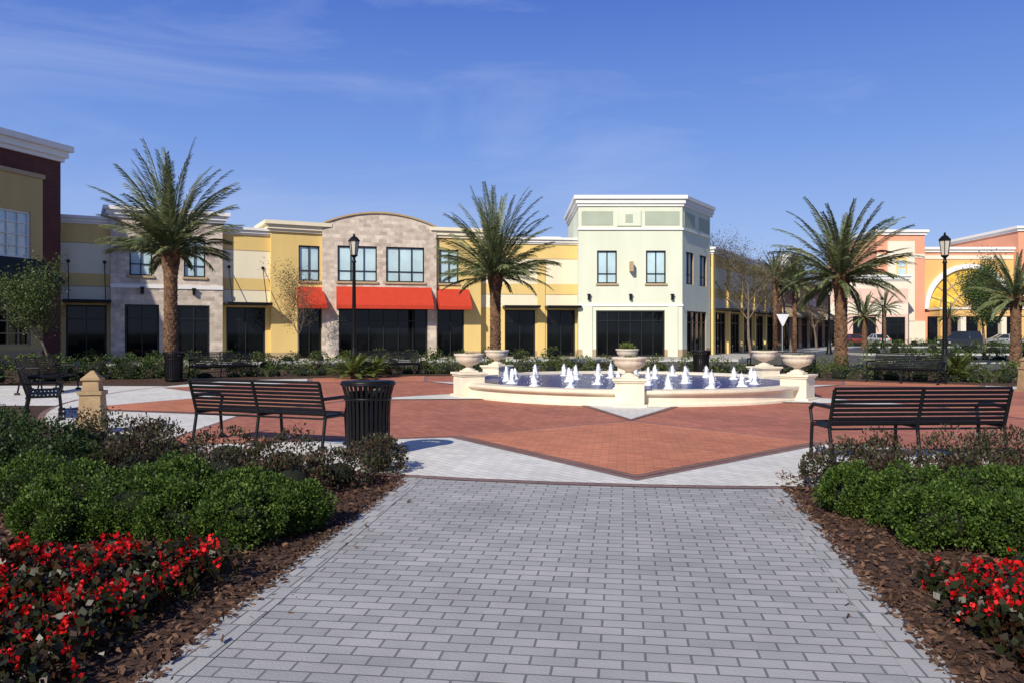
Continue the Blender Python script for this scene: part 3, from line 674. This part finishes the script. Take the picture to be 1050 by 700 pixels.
tree('young_oak_tree', -18.6, 33, 4.1, 1.6, LTREE, 9000, .09, .06, seed=4)
tree('young_elm_tree', -11.3, 43, 4.8, 1.8, LOAK, 3200, .08, .06, seed=6)
tree('bare_elm_tree', 16.2, 55.5, 8.0, 2.2, LOAK, 5500, .10, .12, seed=8); tree('bare_elm_tree', 22.5, 66, 7.8, 2.6, LOAK, 4000, .10, .12, seed=18)
tree('bare_elm_tree', 29, 78, 6.8, 2.6, LOAK, 4000, .10, .12, seed=28)
tree('oak_tree', 35.3, 61, 6.4, 2.8, LTREE, 15000, .14, .12, seed=21); tree('oak_tree', 40, 58, 5.2, 2.5, LTREE, 10000, .13, .1, seed=23)
tree('young_oak_tree', 31, 94, 5, 2.5, LTREE, 4500, .14, .1, seed=25)

left_green = [(-3.55, 6.75, .42, .4, .46), (-2.95, 6.35, .40, .4, .47), (-2.45, 6.15, .36, .34, .43), (-1.98, 6.0, .33, .32, .42), (-1.72, 6.4, .3, .3, .38), (-4.2, 7.1, .45, .4, .48), (-2.2, 6.8, .4, .36, .42), (-2.95, 7.1, .42, .4, .45), (-4.9, 7.3, .45, .42, .47), (-3.4, 6.1, .32, .3, .36)]
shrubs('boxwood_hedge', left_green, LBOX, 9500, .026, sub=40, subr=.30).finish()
right_green = [(2.95, 7.05, .33, .33, .43), (3.2, 6.55, .38, .36, .48), (3.75, 6.4, .4, .4, .52), (3.12, 5.95, .34, .34, .44), (3.55, 5.6, .38, .36, .47), (4.1, 5.8, .42, .4, .52), (4.4, 6.6, .42, .4, .52), (4.9, 6.3, .42, .4, .52), (3.95, 5.2, .36, .36, .46)]
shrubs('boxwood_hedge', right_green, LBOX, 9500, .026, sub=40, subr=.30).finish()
pl = [(-1.75, 8.3, .35, .3, .34), (-2.4, 8.6, .42, .4, .44), (-3.1, 8.9, .45, .4, .48), (-3.9, 9.3, .45, .4, .5), (-2.1, 7.8, .36, .3, .36), (-2.9, 8.1, .4, .36, .4), (-4.7, 9.8, .5, .4, .5), (-5.4, 10.4, .5, .4, .5), (-1.5, 9.1, .3, .3, .36), (-3.8, 8.3, .45, .4, .45)]
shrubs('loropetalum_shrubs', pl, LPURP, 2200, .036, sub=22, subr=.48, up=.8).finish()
dk = [(-4.9, 8.6, .5, .45, .58), (-5.7, 9.0, .55, .5, .6), (-5.4, 8.0, .5, .45, .55), (-6.4, 9.8, .55, .5, .6), (-4.4, 8.0, .4, .4, .5), (-6.6, 8.6, .55, .5, .6), (-7.2, 11.2, .6, .5, .5), (-8.2, 11.8, .6, .5, .55), (-9.4, 12.6, .6, .5, .55)]
shrubs('dark_shrubs', dk, LDARK, 4500, .038, sub=30, subr=.38).finish()
pr = [(3.25, 8.1, .36, .32, .40), (3.85, 8.35, .42, .4, .46), (4.55, 8.3, .45, .4, .5), (5.2, 8.5, .45, .4, .5), (5.9, 8.5, .45, .4, .55), (3.5, 7.6, .36, .34, .38), (4.3, 7.6, .42, .4, .44), (5.1, 7.7, .42, .4, .46), (6.6, 8.9, .5, .4, .5), (5.8, 7.6, .42, .4, .5), (7.4, 9.4, .5, .4, .5)]
shrubs('loropetalum_shrubs', pr, LPURP, 2200, .036, sub=22, subr=.48, up=.8).finish()
def begonias(pts):
    o = Ob('red_begonias'); Pl = []; Pf = []
    for (x, y) in pts:
        h = rng.uniform(.14, .28); n = 110
        P = np.array([x, y, h*.5])+unit(n)*np.array([.15, .15, h*.5])*rng.uniform(.5, 1, (n, 1)); P[:, 2] = np.maximum(P[:, 2], .02); Pl.append(P)
        k = rng.integers(2, 8)
        for _ in range(k):
            a = rng.uniform(0, 6.28); rr = rng.uniform(0, .15); c = np.array([x+rr*math.cos(a), y+rr*math.sin(a), h+rng.uniform(-.04, .05)-rr*.6])
            Pf.append(c+rng.normal(size=(rng.integers(5, 14), 3))*.014)
    P = np.concatenate(Pl); n = len(P); A = unit(n)+np.array([0, 0, .5]); A /= np.linalg.norm(A, axis=1)[:, None]; Ls = rng.uniform(.03, .065, n)
    v, f = leaf_geo(P, A, Ls, Ls*.75); o.add('leaves', LBEG, v.tolist(), f.tolist())
    P = np.concatenate(Pf); n = len(P); A = unit(n)+np.array([0, -.2, .6]); A /= np.linalg.norm(A, axis=1)[:, None]; Ls = rng.uniform(.018, .034, n)
    v, f = leaf_geo(P, A, Ls, Ls*.95); o.add('flowers', FRED, v.tolist(), f.tolist()); o.finish()
pts = []
y = 3.0
while y < 5.35:
    xr = -2.14+.14*(y-3.0); x = xr+rng.uniform(-.1, .05)
    while x > -4.6: pts.append((x+rng.uniform(-.07, .07), y+rng.uniform(-.07, .07))); x -= .19
    y += .19
begonias(pts)
pts = []; y = 3.7
while y < 4.95:
    x = 2.36+.14*(y-3.7)
    while x < 4: pts.append((x+rng.uniform(-.07, .07), y+rng.uniform(-.07, .07))); x += .19
    y += .19
begonias(pts)
def chips(n, fx0, fx1, y0, y1):
    y = rng.uniform(y0, y1, n); t = rng.uniform(0, 1, n); a = np.array([fx0(q) for q in y]); b = np.array([fx1(q) for q in y]); x = a+(b-a)*t
    P = np.stack([x, y, rng.uniform(.015, .04, n)], 1); A = unit(n); A[:, 2] *= .35; A /= np.linalg.norm(A, axis=1)[:, None]; Ls = rng.uniform(.02, .07, n)
    return leaf_geo(P, A, Ls, Ls*rng.uniform(.25, .5, n))
o = Ob('bark_mulch_chips', single=True)
for c_ in ((16000, lambda y: lx(y)-3.0, lambda y: lx(y)+.01, 2.8, 9), (14000, lambda y: rx_(y)-.01, lambda y: rx_(y)+2.4, 2.8, 9), (1100, lambda y: lx(y)-.02, lambda y: lx(y)+.07, 2.8, 8.5), (1100, lambda y: rx_(y)-.07, lambda y: rx_(y)+.02, 2.8, 8.3), (30, lambda y: lx(y), lambda y: lx(y)+.35, 2.8, 8.5), (25, lambda y: rx_(y)-.3, lambda y: rx_(y), 2.8, 8)):
    v, f = chips(*c_); o.add('bark_mulch_chips', CHIP, v.tolist(), f.tolist())
o.finish()

def row(pts, step, jit, h, r):
    out = []
    for (a, b) in zip(pts[:-1], pts[1:]):
        L_ = math.dist(a, b); n = max(1, int(L_/step))
        for i in range(n):
            t = (i+.5)/n; out.append((a[0]+(b[0]-a[0])*t+rng.uniform(-jit, jit), a[1]+(b[1]-a[1])*t+rng.uniform(-jit, jit), r*rng.uniform(.8, 1.25), r*rng.uniform(.8, 1.2), h*rng.uniform(.75, 1.3)))
    return out
it = row([(-15, 26.1), (-9.3, 28.3), (-4.2, 30.2), (1, 31), (5.8, 30)], .75, .12, .38, .45)
shrubs('low_hedge', it, LSHR, 420, .07, sub=14, subr=.45).finish()
it = row([(6.2, 29.8), (9.2, 28.4), (13.3, 25.7), (17.3, 23.4), (28, 18.6)], .75, .12, .38, .45)
shrubs('low_hedge', it, LSHR, 420, .07, sub=14, subr=.45).finish()
it = row([(-24, 33.8), (-10, 34.5), (0, 35.2), (10, 32.6), (24, 28.8), (34, 26)], 1.1, .25, .5, .65)
shrubs('shrub_border', it, LSHR2, 420, .09, sub=14, subr=.45).finish()
it = row([(-10, 30), (-5, 32), (3, 33), (10, 30.5), (20, 26)], 1.3, .4, .35, .5)
shrubs('flowering_shrubs', it, LPURP, 300, .07, sub=12, subr=.5).finish()
it = row([(-14.2, 26.8), (-11.2, 27.6)], .8, .2, .75, .6)+row([(-21, 20.2), (-13.5, 26)], 1.0, .3, .75, .6)+row([(-13.5, 15), (-20, 17)], .9, .3, .6, .5)
shrubs('shrub_border', it, LDARK, 700, .07, sub=16, subr=.42).finish()
it = row([(-20.5, 38), (-9.5, 43.6), (-2, 46), (3, 46)], 1.4, .2, .5, .55); it = [(a, b, c, d, e+.1) for a, b, c, d, e in it]
shrubs('shop_front_shrubs', it, LSHR, 300, .1, sub=12).finish()
it = row([(26, 60), (40, 60)], 1.3, .2, .8, .8)+row([(30, 90), (64, 96)], 1.6, .3, .9, .9)+row([(22, 45), (38, 42)], 1.2, .3, .6, .7)
shrubs('parking_island_shrubs', it, LSHR, 300, .13, sub=12).finish()
for nm, p_ in (('a', [(25, 58.5), (42, 58), (42, 62.5), (25, 62)]), ('b', [(28, 88), (66, 93), (66, 98), (28, 92)]), ('c', [(20, 43.5), (40, 39.8), (40, 43.5), (20, 46.5)])):
    o = Ob('parking_island', single=True); n = 4
    o.add('parking_island', KERB, [(x, y, .15) for x, y in p_]+[(x, y, 0) for x, y in p_], [(0, 1, 2, 3)]+[(i, (i+1) % n, (i+1) % n+n, i+n) for i in range(n)])
    cx_ = sum(q[0] for q in p_)/4; cy_ = sum(q[1] for q in p_)/4
    o.add('parking_island', GRASS, [(x+(.3 if x < cx_ else -.3), y+(.3 if y < cy_ else -.3), .156) for x, y in p_], [(0, 1, 2, 3)]); o.finish()
o = Ob('parking_lines', single=True)
for i in range(14): x = 40+i*2.8; o.box('parking_lines', WTRIM, x, x+.12, 104, 109, .010, .012)
o.finish()
def spiky(x, y, s_, seed):
    o = Ob('sago_plant', (x, y, .05)); vs = []; fs = []; random.seed(seed)
    for i in range(34):
        az = i*2.4; el = R(15+65*random.random()); v, f = frond_geo((0, 0, .1), az, el, s_*random.uniform(.8, 1.1), R(50), nl=22, leafL=.2*s_, w=.035)
        k0 = len(vs); vs += v; fs += [tuple(a+k0 for a in q) for q in f]
    o.add('fronds', LSHR2, vs, fs); o.lathe('stem', BARK, [(.12, 0), (.13, .15), (.02, .22)], 10); o.finish()
spiky(-5.35, 27.7, 1.0, 1); spiky(13.9, 25.6, 1.0, 2); spiky(-4.7, 28.1, .8, 4)
P = []
for i in range(150):
    x = -260+i*4.2
    P.append((x, 250+rng.uniform(-8, 8), 5*rng.uniform(.8, 1.3), 5, rng.uniform(6, 10)))
shrubs('distant_tree_line', P, LDARK, 220, 1.2, sub=10, subr=.5).finish()

# ------------------------------------------------------------------ light, world, camera
sv = Vector((-.45, -.89, 0)).normalized(); EL = R(33)
tosun = Vector((sv.x*math.cos(EL), sv.y*math.cos(EL), math.sin(EL)))
sl = bpy.data.lights.new('sun', 'SUN'); sl.energy = 5.0; sl.angle = R(.53); sl.color = (1, .93, .80)
so = bpy.data.objects.new('sun', sl); scene.collection.objects.link(so); so.rotation_euler = tosun.to_track_quat('Z', 'Y').to_euler()
w = bpy.data.worlds.new('World'); scene.world = w; w.use_nodes = True; N = w.node_tree.nodes; L = w.node_tree.links
bg = N['Background']; sk = N.new('ShaderNodeTexSky'); sk.sky_type = 'NISHITA'; sk.sun_disc = False
sk.sun_elevation = EL; sk.sun_rotation = math.atan2(sv.x, sv.y) % (2*math.pi); sk.air_density = 1.0; sk.dust_density = .3; sk.ozone_density = 2.5
tc = N.new('ShaderNodeTexCoord'); STR = .10
sp = N.new('ShaderNodeSeparateXYZ'); L.new(tc.outputs['Generated'], sp.inputs[0])
gr = N.new('ShaderNodeValToRGB'); e = gr.color_ramp.elements
e[0].position = 0; e[0].color = (.47, .60, .88, 1); e[1].position = 1; e[1].color = (.012, .03, .13, 1)
for p_, c_ in ((.10, (.33, .48, .86, 1)), (.22, (.18, .33, .80, 1)), (.38, (.075, .175, .64, 1)), (.6, (.03, .075, .32, 1))):
    q = e.new(p_); q.color = c_
L.new(sp.outputs[2], gr.inputs['Fac'])
vs_ = N.new('ShaderNodeVectorMath'); vs_.operation = 'SCALE'; vs_.inputs['Scale'].default_value = 1/STR; L.new(gr.outputs['Color'], vs_.inputs[0])
m0 = N.new('ShaderNodeMix'); m0.data_type = 'RGBA'; m0.inputs['Factor'].default_value = .85; L.new(sk.outputs[0], m0.inputs['A']); L.new(vs_.outputs[0], m0.inputs['B'])
mp = N.new('ShaderNodeMapping'); mp.inputs['Scale'].default_value = (1.0, 1.0, 4.0); mp.inputs['Rotation'].default_value = (.15, .3, 0)
nz = N.new('ShaderNodeTexNoise'); nz.inputs['Scale'].default_value = 2.2; nz.inputs['Detail'].default_value = 9; nz.inputs['Roughness'].default_value = .6; nz.inputs['Distortion'].default_value = .7
L.new(tc.outputs['Generated'], mp.inputs['Vector']); L.new(mp.outputs[0], nz.inputs['Vector'])
mr = N.new('ShaderNodeMapRange'); mr.inputs['From Min'].default_value = .48; mr.inputs['From Max'].default_value = .78; mr.inputs['To Max'].default_value = .42; L.new(nz.outputs['Fac'], mr.inputs['Value'])
mx = N.new('ShaderNodeMix'); mx.data_type = 'RGBA'; L.new(mr.outputs[0], mx.inputs['Factor']); L.new(m0.outputs['Result'], mx.inputs['A']); mx.inputs['B'].default_value = (.52/STR, .61/STR, .88/STR, 1)
L.new(mx.outputs['Result'], bg.inputs['Color']); bg.inputs['Strength'].default_value = STR
cam = bpy.data.cameras.new('camera'); co = bpy.data.objects.new('camera', cam); scene.collection.objects.link(co); scene.camera = co
co.location = (0, 0, 1.55); co.rotation_euler = (R(90), 0, 0); cam.sensor_width = 36; cam.lens = 36*840/1050; cam.shift_y = -8/1050
cam.clip_start = .05; cam.clip_end = 6000
scene.view_settings.view_transform = 'Standard'; scene.view_settings.look = 'None'; scene.view_settings.exposure = 0
